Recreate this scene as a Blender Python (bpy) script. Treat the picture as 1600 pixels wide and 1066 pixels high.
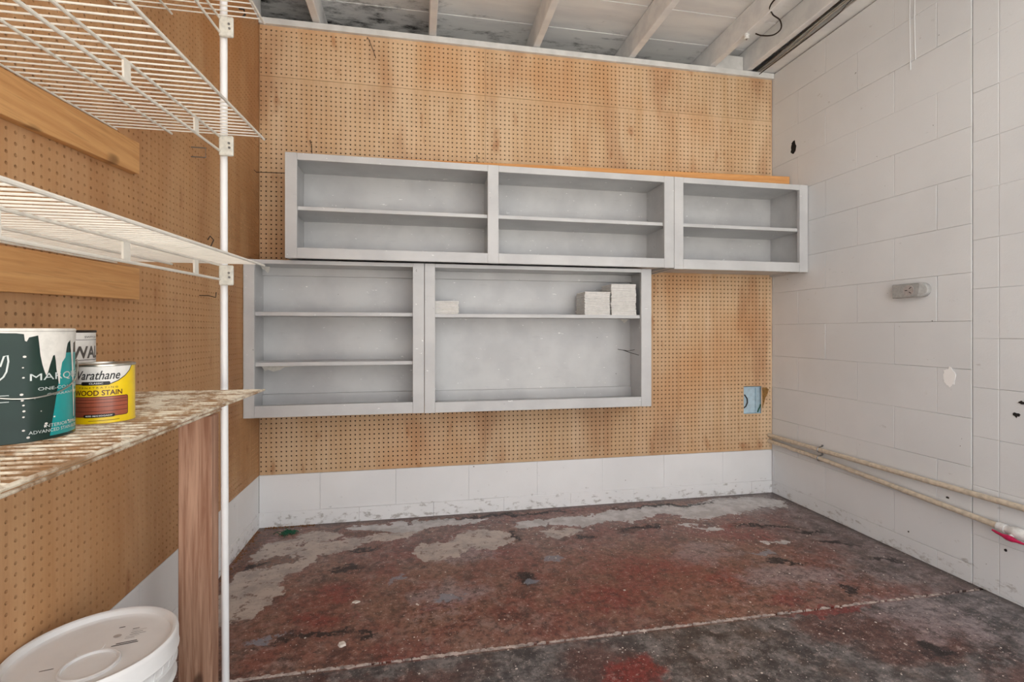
import bpy, bmesh, math, random
import numpy as np
from mathutils import Vector, Matrix

for o in list(bpy.data.objects):
    bpy.data.objects.remove(o, do_unlink=True)
I = 0.0254                       # everything below is laid out in inches
S = bpy.context.scene
COL = S.collection
RND = random.Random(7)

# ------------------------------------------------------------------ camera, sky, exposure
cam = bpy.data.objects.new('camera', bpy.data.cameras.new('camera'))
COL.objects.link(cam)
cam.data.sensor_width = 36.0
cam.data.lens = 760 / 1600 * 36
cam.data.shift_y = -0.010
cam.data.clip_start = 0.02
cam.location = (0, 0, 41.5 * I)
cam.rotation_euler = (math.radians(90), 0, -math.atan(144 / 760))
S.camera = cam

world = bpy.data.worlds.new('overcast_sky')
S.world = world
world.use_nodes = True
bg = world.node_tree.nodes['Background']
bg.inputs[0].default_value = (0.98, 0.985, 1.0, 1)
bg.inputs[1].default_value = 1.0
sun = bpy.data.objects.new('sun', bpy.data.lights.new('sun', 'SUN'))
COL.objects.link(sun)
sun.data.energy = 10.0
sun.data.angle = math.radians(0.6)
sun.data.color = (1.0, 0.975, 0.94)
sun.rotation_euler = Vector((-0.62, -0.35, -0.75)).to_track_quat('-Z', 'Y').to_euler()
S.view_settings.view_transform = 'Standard'
S.view_settings.look = 'None'
S.view_settings.gamma = 1
S.view_settings.use_curve_mapping = False
S.view_settings.exposure = 1.3


# ------------------------------------------------------------------ helpers: nodes
def lin(r, g, b):
    f = lambda c: (c / 255 / 12.92) if c / 255 <= 0.04045 else ((c / 255 + 0.055) / 1.055) ** 2.4
    return (f(r), f(g), f(b), 1)


class NT:
    def __init__(self, name):
        self.m = bpy.data.materials.new(name)
        self.m.use_nodes = True
        self.t = self.m.node_tree
        self.b = self.t.nodes['Principled BSDF']
        self.geo = None

    def n(self, typ, ins=None, **attrs):
        nd = self.t.nodes.new('ShaderNode' + typ)
        for k, v in attrs.items():
            setattr(nd, k, v)
        for k, v in (ins or {}).items():
            self.set(nd.inputs[k], v)
        return nd

    def set(self, sock, v):
        if isinstance(v, bpy.types.NodeSocket):
            self.t.links.new(v, sock)
        else:
            sock.default_value = v

    def pos(self):                # world position in inches
        if self.geo is None:
            g = self.n('NewGeometry')
            self.geo = self.n('VectorMath', {0: g.outputs['Position'], 1: (1 / I,) * 3}, operation='MULTIPLY').outputs[0]
        return self.geo

    def obj(self):
        return self.n('TexCoord').outputs['Object']

    def vmul(self, v, k):
        return self.n('VectorMath', {0: v, 1: k}, operation='MULTIPLY').outputs[0]

    def vadd(self, v, k):
        return self.n('VectorMath', {0: v, 1: k}, operation='ADD').outputs[0]

    def noise(self, v, scale, detail=4, rough=0.55, col=False, dist=0.0):
        nd = self.n('TexNoise', {'Vector': v, 'Scale': scale, 'Detail': detail, 'Roughness': rough, 'Distortion': dist})
        return nd.outputs['Color' if col else 'Fac']

    def math(self, op, a, b=0.0, c=0.0, clamp=False):
        nd = self.n('Math', {0: a, 1: b, 2: c}, operation=op)
        nd.use_clamp = clamp
        return nd.outputs[0]

    def ramp(self, v, a, b, lo=0.0, hi=1.0):
        nd = self.n('MapRange', {0: v, 1: a, 2: b, 3: lo, 4: hi}, interpolation_type='SMOOTHSTEP')
        return nd.outputs[0]

    def mix(self, f, a, b, blend='MIX'):
        nd = self.n('Mix', data_type='RGBA', blend_type=blend)
        self.set(nd.inputs[0], f); self.set(nd.inputs[6], a); self.set(nd.inputs[7], b)
        return nd.outputs[2]

    def sep(self, v):
        return self.n('SeparateXYZ', {0: v}).outputs

    def bump(self, h, strength=0.3, dist=0.05):
        nd = self.n('Bump', {'Height': h, 'Strength': strength, 'Distance': dist * I})
        self.t.links.new(nd.outputs[0], self.b.inputs['Normal'])

    def done(self, col, rough=0.6, metal=0.0, spec=0.5):
        self.set(self.b.inputs['Base Color'], col)
        self.set(self.b.inputs['Roughness'], rough)
        self.set(self.b.inputs['Metallic'], metal)
        self.set(self.b.inputs['Specular IOR Level'], spec)
        return self.m


def plain(name, c, rough=0.5, metal=0.0, var=0.08, scale=2.0, bump=0.0, spec=0.5):
    t = NT(name)
    n = t.noise(t.pos(), scale, 5)
    d = tuple(x * (1 - var * 2.2) for x in c[:3]) + (1,)
    col = t.mix(t.ramp(n, 0.35, 0.7), c, d)
    if bump:
        t.bump(t.noise(t.pos(), scale * 6, 4), bump)
    return t.done(col, rough, metal, spec)


# ------------------------------------------------------------------ materials
def m_pegboard(name, base, dark, light):
    t = NT(name)
    p = t.pos()
    streak = t.noise(t.vmul(p, (0.22, 0.22, 0.02)), 1.0, 5, 0.6)
    fine = t.noise(t.vmul(p, (3.0, 3.0, 0.18)), 1.0, 4, 0.6)
    blot = t.noise(t.vmul(p, (0.10, 0.10, 0.035)), 1.0, 3, 0.5)
    spot = t.noise(t.vmul(p, (0.32, 0.32, 0.13)), 1.0, 2, 0.5)
    oi = t.n('ObjectInfo').outputs['Random']
    col = t.mix(t.ramp(streak, 0.36, 0.68), base, light)
    col = t.mix(t.ramp(blot, 0.5, 0.72, 0, 0.55), col, dark)
    col = t.mix(t.ramp(spot, 0.64, 0.80, 0, 0.75), col, dark)
    col = t.mix(t.ramp(fine, 0.4, 0.75, 0, 0.18), col, dark)
    warm = t.noise(t.vadd(t.vmul(p, (0.022, 0.022, 0.022)), (2.3, 0.4, 0.7)), 1.0, 3, 0.6)
    col = t.mix(t.ramp(warm, 0.48, 0.68, 0, 0.5), col, lin(190, 130, 76))
    hs = t.n('HueSaturation', {'Hue': 0.5, 'Saturation': 1.0, 'Value': t.math('MULTIPLY_ADD', oi, 0.14, 0.93), 'Color': col})
    t.bump(t.noise(p, 4.0, 4), 0.05)
    return t.done(hs.outputs[0], 0.62, spec=0.3)


def m_greypaint():
    t = NT('grey_cabinet_paint')
    p = t.pos()
    n = t.noise(p, 0.12, 4)
    col = t.mix(t.ramp(n, 0.35, 0.7), lin(202, 202, 202), lin(189, 189, 190))
    sm = t.noise(t.vmul(p, (0.25, 0.25, 1.6)), 1.0, 4)
    col = t.mix(t.ramp(sm, 0.62, 0.8, 0, 0.25), col, lin(160, 160, 163))
    ch = t.noise(t.vmul(p, (0.7, 0.7, 1.6)), 1.0, 3, 0.6)
    col = t.mix(t.ramp(ch, 0.70, 0.715), col, lin(236, 236, 234))
    dk = t.noise(t.vadd(p, (31, 7, 3)), 1.5, 2)
    col = t.mix(t.ramp(dk, 0.765, 0.785), col, lin(92, 90, 90))
    t.bump(t.noise(p, 2.2, 4), 0.08)
    return t.done(col, 0.42)


def m_whiteblock(name, c1, c2, dirt):
    t = NT(name)
    p = t.pos()
    n = t.noise(p, 0.045, 4)
    col = t.mix(t.ramp(n, 0.35, 0.68), c1, c2)
    z = t.sep(p)[2]
    low = t.ramp(z, 0.0, 6.0, 1.0, 0.0)
    dn = t.noise(t.vmul(p, (0.5, 0.5, 0.9)), 1.0, 5, 0.65)
    # scuffs and splashes: dried dirt thrown up from the floor
    col = t.mix(t.ramp(t.math('ADD', dn, t.math('MULTIPLY', low, 0.16)), 0.66, 0.80, 0, 0.6), col, dirt)
    sp = t.noise(p, 1.1, 2)
    col = t.mix(t.ramp(sp, 0.785, 0.80), col, lin(70, 66, 62))
    t.bump(t.math('ADD', t.math('MULTIPLY', t.noise(p, 0.35, 4), 3.0), t.noise(p, 3.5, 3)), 0.22, 0.06)
    return t.done(col, 0.7, spec=0.25)


def m_wood(name, c1, c2, axis, grain=1.0, knots=True, rough=0.6):
    t = NT(name)
    p = t.pos()
    k = [1.6 * grain] * 3
    k[axis] = 0.07 * grain
    g = t.noise(t.vmul(p, tuple(k)), 1.0, 6, 0.6, dist=0.6)
    k2 = [6 * grain] * 3
    k2[axis] = 0.25
    g2 = t.noise(t.vmul(p, tuple(k2)), 1.0, 4)
    col = t.mix(t.ramp(g, 0.3, 0.7), c1, c2)
    col = t.mix(t.ramp(g2, 0.5, 0.75, 0, 0.35), col, tuple(x * 0.55 for x in c2[:3]) + (1,))
    if knots:
        k3 = [0.35] * 3
        k3[axis] = 0.13
        kn = t.noise(t.vmul(p, tuple(k3)), 1.0, 1)
        col = t.mix(t.ramp(kn, 0.72, 0.80, 0, 0.8), col, tuple(x * 0.28 for x in c2[:3]) + (1,))
    t.bump(g2, 0.1)
    return t.done(col, rough, spec=0.3)


def m_ceiling(name, mold):
    t = NT(name)
    p = t.pos()
    n = t.noise(t.vmul(p, (0.06, 0.3, 0.3)), 1.0, 4)
    col = t.mix(t.ramp(n, 0.35, 0.7), lin(232, 232, 231), lin(218, 218, 219))
    y = t.sep(p)[1]
    x = t.sep(p)[0]
    eave = t.ramp(y, 104.0, 119.0)
    west = t.ramp(x, 26.0, -14.0, 0.0, 0.08)
    m = t.noise(t.vmul(p, (0.14, 0.34, 0.34)), 1.0, 9, 0.72)
    lvl = t.math('ADD', m, t.math('ADD', t.math('MULTIPLY', eave, 0.13), west))
    col = t.mix(t.ramp(lvl, 0.62, 0.78, 0, 0.7 * mold), col, lin(110, 110, 112))
    col = t.mix(t.ramp(lvl, 0.74, 0.82, 0, 0.9 * mold), col, lin(34, 33, 33))
    t.bump(t.noise(t.vmul(p, (0.3, 2, 2)), 1.0, 4), 0.15)
    return t.done(col, 0.75, spec=0.2)


def blob_field(t, p, blobs):
    f = None
    for b in blobs:
        cx, cy, rx, ry = b[:4]
        rot = b[4] if len(b) > 4 else 0.0
        d = t.n('VectorMath', {0: p, 1: (cx, cy, 0)}, operation='SUBTRACT').outputs[0]
        if rot:
            d = t.n('VectorRotate', {'Vector': d, 'Axis': (0, 0, 1), 'Angle': -math.radians(rot)}, rotation_type='AXIS_ANGLE').outputs[0]
        d = t.vmul(d, (1 / rx, 1 / ry, 0))
        L = t.n('VectorMath', {0: d}, operation='LENGTH').outputs['Value']
        L = t.math('SUBTRACT', 1.0, L)
        f = L if f is None else t.math('MAXIMUM', f, L)
    return f


def m_floor():
    t = NT('peeling_red_floor_paint')
    p0 = t.pos()
    p0 = t.vmul(p0, (1, 1, 0))
    w = t.noise(p0, 0.10, 4, 0.6, col=True)
    w2 = t.noise(p0, 0.55, 5, 0.65, col=True)
    p = t.vadd(p0, t.vmul(t.vadd(w, (-.5, -.5, 0)), (9, 9, 0)))
    p = t.vadd(p, t.vmul(t.vadd(w2, (-.5, -.5, 0)), (6, 6, 0)))
    nb = t.noise(p0, 0.09, 6, 0.62)
    nm = t.noise(t.vadd(p0, (50, 9, 0)), 0.28, 6, 0.68)
    nf = t.noise(p0, 1.3, 8, 0.75)
    nx = t.noise(t.vadd(p0, (13, 70, 0)), 0.16, 6, 0.7)
    # painted slab: dull maroon with worn brown
    col = t.mix(t.ramp(nb, 0.36, 0.62), lin(128, 76, 66), lin(134, 98, 84))
    col = t.mix(t.ramp(nm, 0.48, 0.66, 0, 0.75), col, lin(146, 122, 114))
    col = t.mix(t.ramp(nx, 0.50, 0.66, 0, 0.85), col, lin(84, 56, 50))
    red = blob_field(t, p, [(-15, 74, 9, 4), (3.5, 74, 9, 3), (28, 69, 5, 3), (64, 90, 20, 9, -12), (40, 80, 24, 12), (14, 90, 9, 4),
                            (56, 66, 10, 2.5), (25.5, 55, 5, 4), (-12, 80, 7, 5), (30, 72, 18, 9), (50, 74, 10, 6)])
    col = t.mix(t.ramp(t.math('ADD', red, t.math('ADD', t.math('MULTIPLY_ADD', nm, 2.2, -1.25), t.math('MULTIPLY_ADD', nf, 1.4, -0.7))), 0.1, 0.9, 0, 0.72), col, lin(130, 46, 42))
    # front bay: bare, oil-darkened concrete
    y = t.sep(p0)[1]
    x = t.sep(p0)[0]
    fr = t.ramp(y, 62.6, 62.0)
    fcol = t.mix(t.ramp(nm, 0.40, 0.62), lin(70, 66, 66), lin(122, 116, 114))
    fcol = t.mix(t.ramp(nx, 0.50, 0.68, 0, 0.7), fcol, lin(98, 80, 72))
    bro = blob_field(t, p, [(66, 54, 12, 5), (60, 58, 12, 4), (22, 57, 7, 6), (-6, 58, 16, 4), (74, 45, 9, 6)])
    fcol = t.mix(t.ramp(t.math('ADD', bro, t.math('MULTIPLY_ADD', nb, 1.2, -0.6)), 0.0, 0.5, 0, 0.75), fcol, lin(96, 58, 50))
    col = t.mix(fr, col, fcol)
    rf = blob_field(t, p, [(25.5, 55.5, 4, 4), (59, 62.5, 9, 1.5)])
    col = t.mix(t.ramp(t.math('ADD', rf, t.math('MULTIPLY_ADD', nm, 1.2, -0.6)), 0.0, 0.4, 0, 0.8), col, lin(128, 44, 38))
    # greyed, scuffed strip along the right-hand wall
    rg = t.ramp(t.math('ADD', x, t.math('MULTIPLY_ADD', nb, 40.0, -20.0)), 66, 84)
    gcol = t.mix(t.ramp(nm, 0.38, 0.62), lin(66, 62, 64), lin(138, 130, 132))
    col = t.mix(t.math('MULTIPLY', rg, 0.72), col, gcol)
    haze = blob_field(t, p, [(62, 72, 14, 5, -8), (5, 77, 9, 6), (52, 82, 10, 5), (72, 58, 12, 7), (8, 90, 8, 5)])
    col = t.mix(t.ramp(t.math('ADD', haze, t.math('MULTIPLY_ADD', nm, 1.6, -0.85)), 0.0, 0.6, 0, 0.55), col, lin(158, 142, 144))
    gr = t.noise(p0, 0.9, 8, 0.8)
    gr2 = t.noise(t.vadd(p0, (9, 1, 0)), 0.35, 8, 0.78)
    col = t.mix(t.ramp(gr, 0.50, 0.57, 0, 0.85), col, t.mix(0.6, col, lin(40, 30, 30)))
    col = t.mix(t.ramp(gr2, 0.53, 0.59, 0, 0.8), col, t.mix(0.6, col, lin(44, 36, 36)))
    col = t.mix(t.ramp(gr, 0.45, 0.38, 0, 0.8), col, t.mix(0.5, col, lin(190, 170, 162)))
    # bare concrete where paint has let go, hard edged
    tan = blob_field(t, p, [(-27, 84, 4.5, 9, 12), (-23, 92, 4.5, 9, -25), (-16, 97, 7, 3.0, 25), (-8, 101, 8, 1.9, 10), (-27, 98, 4, 5),
                            (-20, 103, 5, 3), (4, 93, 5, 4), (12, 96, 6, 4.5), (28.7, 96.5, 4, 2), (-29, 79, 3, 7)])
    tm = t.ramp(t.math('ADD', tan, t.math('MULTIPLY_ADD', nf, 0.35, -0.17)), -0.02, 0.05)
    tcol = t.mix(t.ramp(nm, 0.4, 0.65), lin(190, 176, 166), lin(158, 146, 140))
    tsp = t.noise(t.vadd(p0, (77, 5, 0)), 0.6, 5, 0.7)
    tcol = t.mix(t.ramp(tsp, 0.56, 0.62, 0, 0.8), tcol, lin(104, 74, 60))
    gry = blob_field(t, p, [(70, 103.5, 17, 5.0, 3), (50, 103.5, 12, 3.4, 8), (34, 102, 7, 2.8), (24, 101.5, 4, 2), (2, 105.5, 12, 2.4), (-8, 107.5, 7, 1.3),
                            (62, 99, 5, 1.6), (60, 93, 3, 0.8), (57, 95, 2.4, 0.8), (69, 84.5, 2.6, 0.9)])
    gm = t.ramp(t.math('ADD', gry, t.math('MULTIPLY_ADD', nf, 0.5, -0.25)), 0.0, 0.06)
    col = t.mix(tm, col, tcol)
    col = t.mix(t.math('MULTIPLY', gm, 0.92), col, t.mix(t.ramp(nm, 0.4, 0.6), lin(206, 204, 204), lin(176, 173, 172)))
    # rust-brown pile stain by the left wall, black oil marks
    rust = blob_field(t, p, [(-26, 94, 4.5, 2.6, 10), (-11, 104, 5, 1.6), (-32, 95, 1.4, 22), (-31.5, 104, 2.2, 7)])
    col = t.mix(t.ramp(t.math('ADD', rust, t.math('MULTIPLY_ADD', nf, 0.7, -0.35)), 0.0, 0.15, 0, 0.85), col, t.mix(t.ramp(nf, 0.4, 0.6), lin(120, 70, 40), lin(62, 36, 28)))
    blk = blob_field(t, p, [(-14, 69.5, 7, 1.0, 2), (-6, 69, 3, 0.8), (68, 66.8, 3.6, 1.3, -25), (64, 76.5, 4.5, 0.9, -12), (17, 80, 3.2, 3), (-13, 88, 4, 2, 20),
                            (33, 93.5, 3, 0.9), (72, 92, 8, 0.9, -10), (78, 88, 6, 1.0, -20), (18.5, 97, 1.0, 3.4, 10), (-29, 93, 3, 1.2, 40), (-10, 95.5, 5, 0.8, 12),
                            (47, 96, 8, 1.2, 3), (58, 106.8, 20, 0.9, 0), (20, 107.5, 24, 1.0, 0), (66, 52, 3, 2), (80, 82, 5, 1.2, -25), (82, 74, 4, 1.0, -30)])
    bm = t.math('ADD', blk, t.math('MULTIPLY_ADD', nf, 1.5, -0.85))
    col = t.mix(t.ramp(bm, 0.0, 0.45, 0, 0.9), col, lin(30, 28, 30))
    blu = blob_field(t, p, [(-20.8, 69.3, 2.4, 0.9, 15), (18, 79, 2.2, 1.4), (-5, 84, 1.6, 1.2), (5, 76, 2.2, 1.2), (63, 80, 3.5, 1.4), (24, 86, 2, 1)])
    col = t.mix(t.ramp(t.math('ADD', blu, t.math('MULTIPLY_ADD', nf, 1.2, -0.6)), 0.1, 0.4, 0, 0.7), col, lin(132, 138, 150))
    # grime gathered in the angle of the walls
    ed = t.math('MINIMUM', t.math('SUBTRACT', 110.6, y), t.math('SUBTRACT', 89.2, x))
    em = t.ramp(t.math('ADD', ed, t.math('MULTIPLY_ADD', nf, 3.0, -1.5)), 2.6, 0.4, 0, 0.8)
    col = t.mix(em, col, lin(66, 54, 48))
    sc = t.noise(t.vmul(p0, (0.8, 1.5, 0)), 1.0, 6, 0.7)
    col = t.mix(t.ramp(sc, 0.62, 0.66, 0, 0.7), col, lin(44, 36, 36))
    sp = t.noise(t.vadd(p0, (5, 33, 0)), 2.4, 2)
    col = t.mix(t.ramp(sp, 0.675, 0.70, 0, 0.85), col, lin(206, 192, 184))
    sp2 = t.noise(t.vadd(p0, (51, 3, 0)), 5.0, 2)
    col = t.mix(t.ramp(sp2, 0.66, 0.70, 0, 0.7), col, lin(176, 158, 152))
    rough = t.ramp(t.math('ADD', nm, t.math('MULTIPLY', bm, 0.2)), 0.3, 0.8, 0.30, 0.62)
    h = t.math('ADD', t.math('MULTIPLY', t.math('ADD', tm, gm), -0.6), nf)
    t.bump(h, 0.35, 0.05)
    return t.done(col, rough, spec=0.4)


M = {}
M['peg'] = m_pegboard('pegboard_hardboard', lin(204, 170, 132), lin(164, 112, 72), lin(216, 188, 154))
M['pegleft'] = m_pegboard('pegboard_hardboard_warm', lin(188, 142, 98), lin(150, 98, 60), lin(198, 156, 114))
M['grey'] = m_greypaint()
M['block'] = m_whiteblock('painted_block', lin(226, 228, 230), lin(219, 221, 223), lin(165, 160, 155))
M['baseblock'] = m_whiteblock('painted_base_block', lin(240, 240, 240), lin(232, 232, 232), lin(140, 132, 122))
M['mortar'] = plain('painted_mortar', lin(196, 193, 188), 0.75, scale=0.4, bump=0.2)
M['hole_shade'] = plain('hole_shade_backing', lin(18, 13, 10), 0.95)  # near-black backing: shade seen through the pegboard holes is put into its colour
M['floor'] = m_floor()
M['drive'] = plain('pale_concrete_driveway', lin(212, 208, 200), 0.8, scale=0.02)
M['ceil'] = m_ceiling('ceiling_plank_paint', 1.0)
M['joist'] = m_ceiling('joist_paint', 0.25)
M['trimwhite'] = plain('white_trim_paint', lin(222, 222, 220), 0.55, scale=0.3)
M['wirewhite'] = plain('white_vinyl_coating', lin(232, 228, 218), 0.35, scale=0.5, var=0.05)
M['polewhite'] = plain('white_pole_paint', lin(238, 238, 238), 0.3, scale=0.5, var=0.02)
M['clip'] = plain('white_plastic', lin(224, 222, 212), 0.4, scale=2)
M['board'] = m_wood('pine_ledger', lin(216, 166, 110), lin(196, 142, 88), 1, 0.8)
M['plank'] = m_wood('orange_pine', lin(226, 168, 108), lin(212, 150, 90), 0, 0.8, knots=False)
M['post'] = m_wood('rough_sawn_fir', lin(190, 152, 128), lin(138, 96, 74), 2, 1.0)
M['metal'] = plain('zinc_metal', lin(150, 150, 150), 0.35, 0.9)
M['darkwire'] = plain('dark_wire', lin(58, 48, 42), 0.5, 0.6)
M['cablegrey'] = plain('grey_cable', lin(92, 88, 86), 0.5)
M['cablewhite'] = plain('white_cable', lin(176, 170, 162), 0.5)
M['pipe'] = plain('tan_pipe', lin(214, 200, 180), 0.4, var=0.12, scale=1.2)
M['pvc'] = plain('white_pvc', lin(228, 228, 226), 0.35)
M['red'] = plain('red_plastic', lin(196, 30, 84), 0.35)
M['steelgrey'] = plain('grey_painted_steel', lin(168, 168, 166), 0.4)
M['black'] = plain('black_print', lin(26, 24, 24), 0.5)
M['bluebox'] = plain('blue_plastic', lin(190, 214, 226), 0.45, scale=1)
M['tile'] = plain('white_tile_biscuit', lin(228, 225, 221), 0.5, scale=1.5, var=0.05)
M['bucket'] = plain('white_bucket_plastic', lin(226, 225, 224), 0.4, scale=0.4, var=0.02)
M['oval'] = plain('grey_print', lin(176, 168, 164), 0.5)
M['flake'] = plain('paint_flake', lin(214, 204, 194), 0.7)
M['filler'] = plain('joint_filler', lin(196, 180, 172), 0.8, var=0.25, scale=1.0)
M['patchwhite'] = plain('fresh_white_filler', lin(250, 250, 250), 0.6, var=0.0)
M['ochre'] = plain('torn_hardboard', lin(152, 112, 58), 0.9, var=0.25, scale=2.5)
M['greenrag'] = plain('green_plastic_mesh', lin(24, 104, 74), 0.6, var=0.2)
M['lichen'] = plain('brown_debris', lin(140, 96, 60), 0.9, var=0.3, scale=3)
# can colours
M['cangreen'] = plain('dark_green_label', lin(30, 52, 44), 0.22, var=0.1, scale=0.3, spec=0.3)
M['canteal'] = plain('teal_label', lin(22, 150, 150), 0.25, scale=0.4)
M['drip'] = plain('dried_white_paint', lin(226, 222, 214), 0.45, var=0.06)
M['tin'] = plain('tin_plate', lin(190, 186, 176), 0.28, 0.9)
M['lettergrey'] = plain('pale_grey_print', lin(206, 214, 210), 0.35)
M['yellow'] = plain('yellow_label', lin(236, 200, 14), 0.28, var=0.02)
M['labelwhite'] = plain('white_label', lin(226, 222, 216), 0.3, var=0.04)
M['redwood'] = plain('red_wood_print', lin(164, 86, 62), 0.3, var=0.1, scale=0.8)
M['redwooddark'] = plain('red_wood_gap_print', lin(96, 44, 32), 0.3)
M['maroon'] = plain('maroon_print', lin(92, 44, 26), 0.35)
M['charcoal'] = plain('charcoal_print', lin(84, 78, 72), 0.4)


def m_rustywire():
    t = NT('stained_vinyl_coating')
    p = t.pos()
    n = t.noise(p, 0.5, 5, 0.7)
    col = t.mix(t.ramp(n, 0.40, 0.62), lin(222, 212, 192), lin(150, 118, 86))
    n2 = t.noise(t.vadd(p, (3, 8, 1)), 0.22, 3)
    col = t.mix(t.ramp(n2, 0.58, 0.72, 0, 0.7), col, lin(128, 84, 44))
    return t.done(col, 0.5)


M['wirerust'] = m_rustywire()


# ------------------------------------------------------------------ helpers: objects
ORI = {}


def tag(o, label=None, cat=None, group=None, kind=None):
    if label: o['label'] = label
    if cat: o['category'] = cat
    if group: o['group'] = group
    if kind: o['kind'] = kind
    return o


def thing(name, loc, label, cat, group=None, rot=(0, 0, 0)):
    o = bpy.data.objects.new(name, None)
    COL.objects.link(o)
    o.empty_display_size = 0.02
    o.location = Vector(loc) * I
    o.rotation_euler = rot
    ORI[o] = Vector(loc)
    return tag(o, label, cat, group)


class MB:
    def __init__(self):
        self.v, self.f = [], []

    def add(self, v, f):
        k = len(self.v)
        self.v += [tuple(x) for x in v]
        self.f += [tuple(i + k for i in q) for q in f]
        return self

    def box(self, x0, x1, y0, y1, z0, z1):
        v = [(x, y, z) for z in (z0, z1) for y in (y0, y1) for x in (x0, x1)]
        return self.add(v, [(0, 2, 3, 1), (4, 5, 7, 6), (0, 1, 5, 4), (2, 6, 7, 3), (0, 4, 6, 2), (1, 3, 7, 5)])

    def tube(self, pts, r, seg=8, cap=True):
        pts = [Vector(p) for p in pts]
        n = len(pts)
        rr = r if isinstance(r, (list, tuple)) else [r] * n
        ring = []
        up = None
        for i, p in enumerate(pts):
            d = (pts[min(i + 1, n - 1)] - pts[max(i - 1, 0)]).normalized()
            if up is None:
                up = Vector((0, 0, 1)) if abs(d.z) < 0.9 else Vector((1, 0, 0))
            a = d.cross(up).normalized()
            b = a.cross(d).normalized()
            up = b
            ring += [p + a * rr[i] * math.cos(2 * math.pi * k / seg) + b * rr[i] * math.sin(2 * math.pi * k / seg) for k in range(seg)]
        f = []
        for i in range(n - 1):
            for k in range(seg):
                f.append((i * seg + k, i * seg + (k + 1) % seg, (i + 1) * seg + (k + 1) % seg, (i + 1) * seg + k))
        if cap:
            f.append(tuple(range(seg))[::-1])
            f.append(tuple((n - 1) * seg + k for k in range(seg)))
        return self.add(ring, f)

    def lathe(self, prof, seg=48, c=(0, 0, 0)):
        v, f = [], []
        for r, z in prof:
            v += [(c[0] + r * math.cos(2 * math.pi * k / seg), c[1] + r * math.sin(2 * math.pi * k / seg), c[2] + z) for k in range(seg)]
        for i in range(len(prof) - 1):
            for k in range(seg):
                f.append((i * seg + k, i * seg + (k + 1) % seg, (i + 1) * seg + (k + 1) % seg, (i + 1) * seg + k))
        return self.add(v, f)

    def mesh(self, name, off=(0, 0, 0)):
        m = bpy.data.meshes.new(name)
        off = Vector(off)
        m.from_pydata([(Vector(p) - off) * I for p in self.v], [], self.f)
        m.validate()
        return m

    def build(self, name, mat, parent=None, origin=None, bevel=0.0, smooth=False, local=False):
        """world-inch shape -> one mesh object; a part sits in its thing's frame"""
        if parent is not None:
            off = (0, 0, 0) if local else ORI[parent]
        else:
            off = origin or (0, 0, 0)
        me = self.mesh(name, off)
        if bevel:
            bm = bmesh.new()
            bm.from_mesh(me)
            bmesh.ops.bevel(bm, geom=bm.edges[:], offset=bevel * I, segments=1, affect='EDGES')
            bm.to_mesh(me)
            bm.free()
        return link(name, me, mat, parent, off if parent is None else (0, 0, 0), smooth, ORI.get(parent, Vector(off)))


def link(name, me, mat, parent, loc, smooth=False, ori=None):
    if mat is not None and not me.materials:
        me.materials.append(mat)
    o = bpy.data.objects.new(name, me)
    COL.objects.link(o)
    o.location = Vector(loc) * I
    if parent is not None:
        o.parent = parent
    ORI[o] = Vector(ori) if ori is not None else Vector(loc)
    if smooth:
        me.polygons.foreach_set('use_smooth', [True] * len(me.polygons))
        try:
            me.set_sharp_from_angle(angle=math.radians(40))
        except Exception:
            pass
    return o


def bx(name, mat, parent, x0, x1, y0, y1, z0, z1, bevel=0.0):
    return MB().box(x0, x1, y0, y1, z0, z1).build(name, mat, parent, bevel=bevel)


def struct(o):
    o['kind'] = 'structure'
    return o


# ------------------------------------------------------------------ the shell
XL, XR, YB = -33.2, 88.9, 110.4          # faces of left, right and back wall
YF = -16.0                               # open garage door end
floor = struct(MB().box(-300, 400, -420, 124, -6, -0.4).build('floor', M['mortar']))
ORI[floor] = Vector((0, 0, 0))


def slab(x0, x1, y0, y1):
    # top with slightly ragged broken lip along the joint
    mb = MB().box(x0, x1, y0, y1, -0.4, 0.0)
    return mb.build('slab', M['floor'], floor, bevel=0.06)


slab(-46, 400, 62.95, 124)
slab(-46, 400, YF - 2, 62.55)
MB().box(-300, 400, -420, YF - 2.3, -0.4, -0.1).build('driveway', M['drive'], floor)
# packed flakes of filler along the joint
mb = MB()
jr = random.Random(41)
for i in range(1500):
    x = jr.uniform(-33, 88)
    dens = 0.75 + 0.25 * math.sin(x * 0.21) + 0.25 * math.sin(x * 0.57 + 1)
    if jr.random() > dens * (1.0 if x < 52 else 0.45): continue
    yc = 62.78 + jr.gauss(0, 0.10)
    r = abs(jr.gauss(0.08, 0.09)) + 0.03
    zt = jr.uniform(0.01, 0.06)
    a0 = jr.uniform(0, 6.28)
    pts = [(x + r * 1.7 * jr.uniform(.5, 1.3) * math.cos(a0 + k * 1.047), yc + r * jr.uniform(.5, 1.2) * math.sin(a0 + k * 1.047)) for k in range(6)]
    mb.add([(a, b, -0.3) for a, b in pts] + [(a, b, zt) for a, b in pts], [(6, 7, 8, 9, 10, 11)] + [(k, (k + 1) % 6, 6 + (k + 1) % 6, 6 + k) for k in range(6)])
jf = mb.build('joint_filler', M['filler'], floor)
jf['kind'] = 'stuff'

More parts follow.
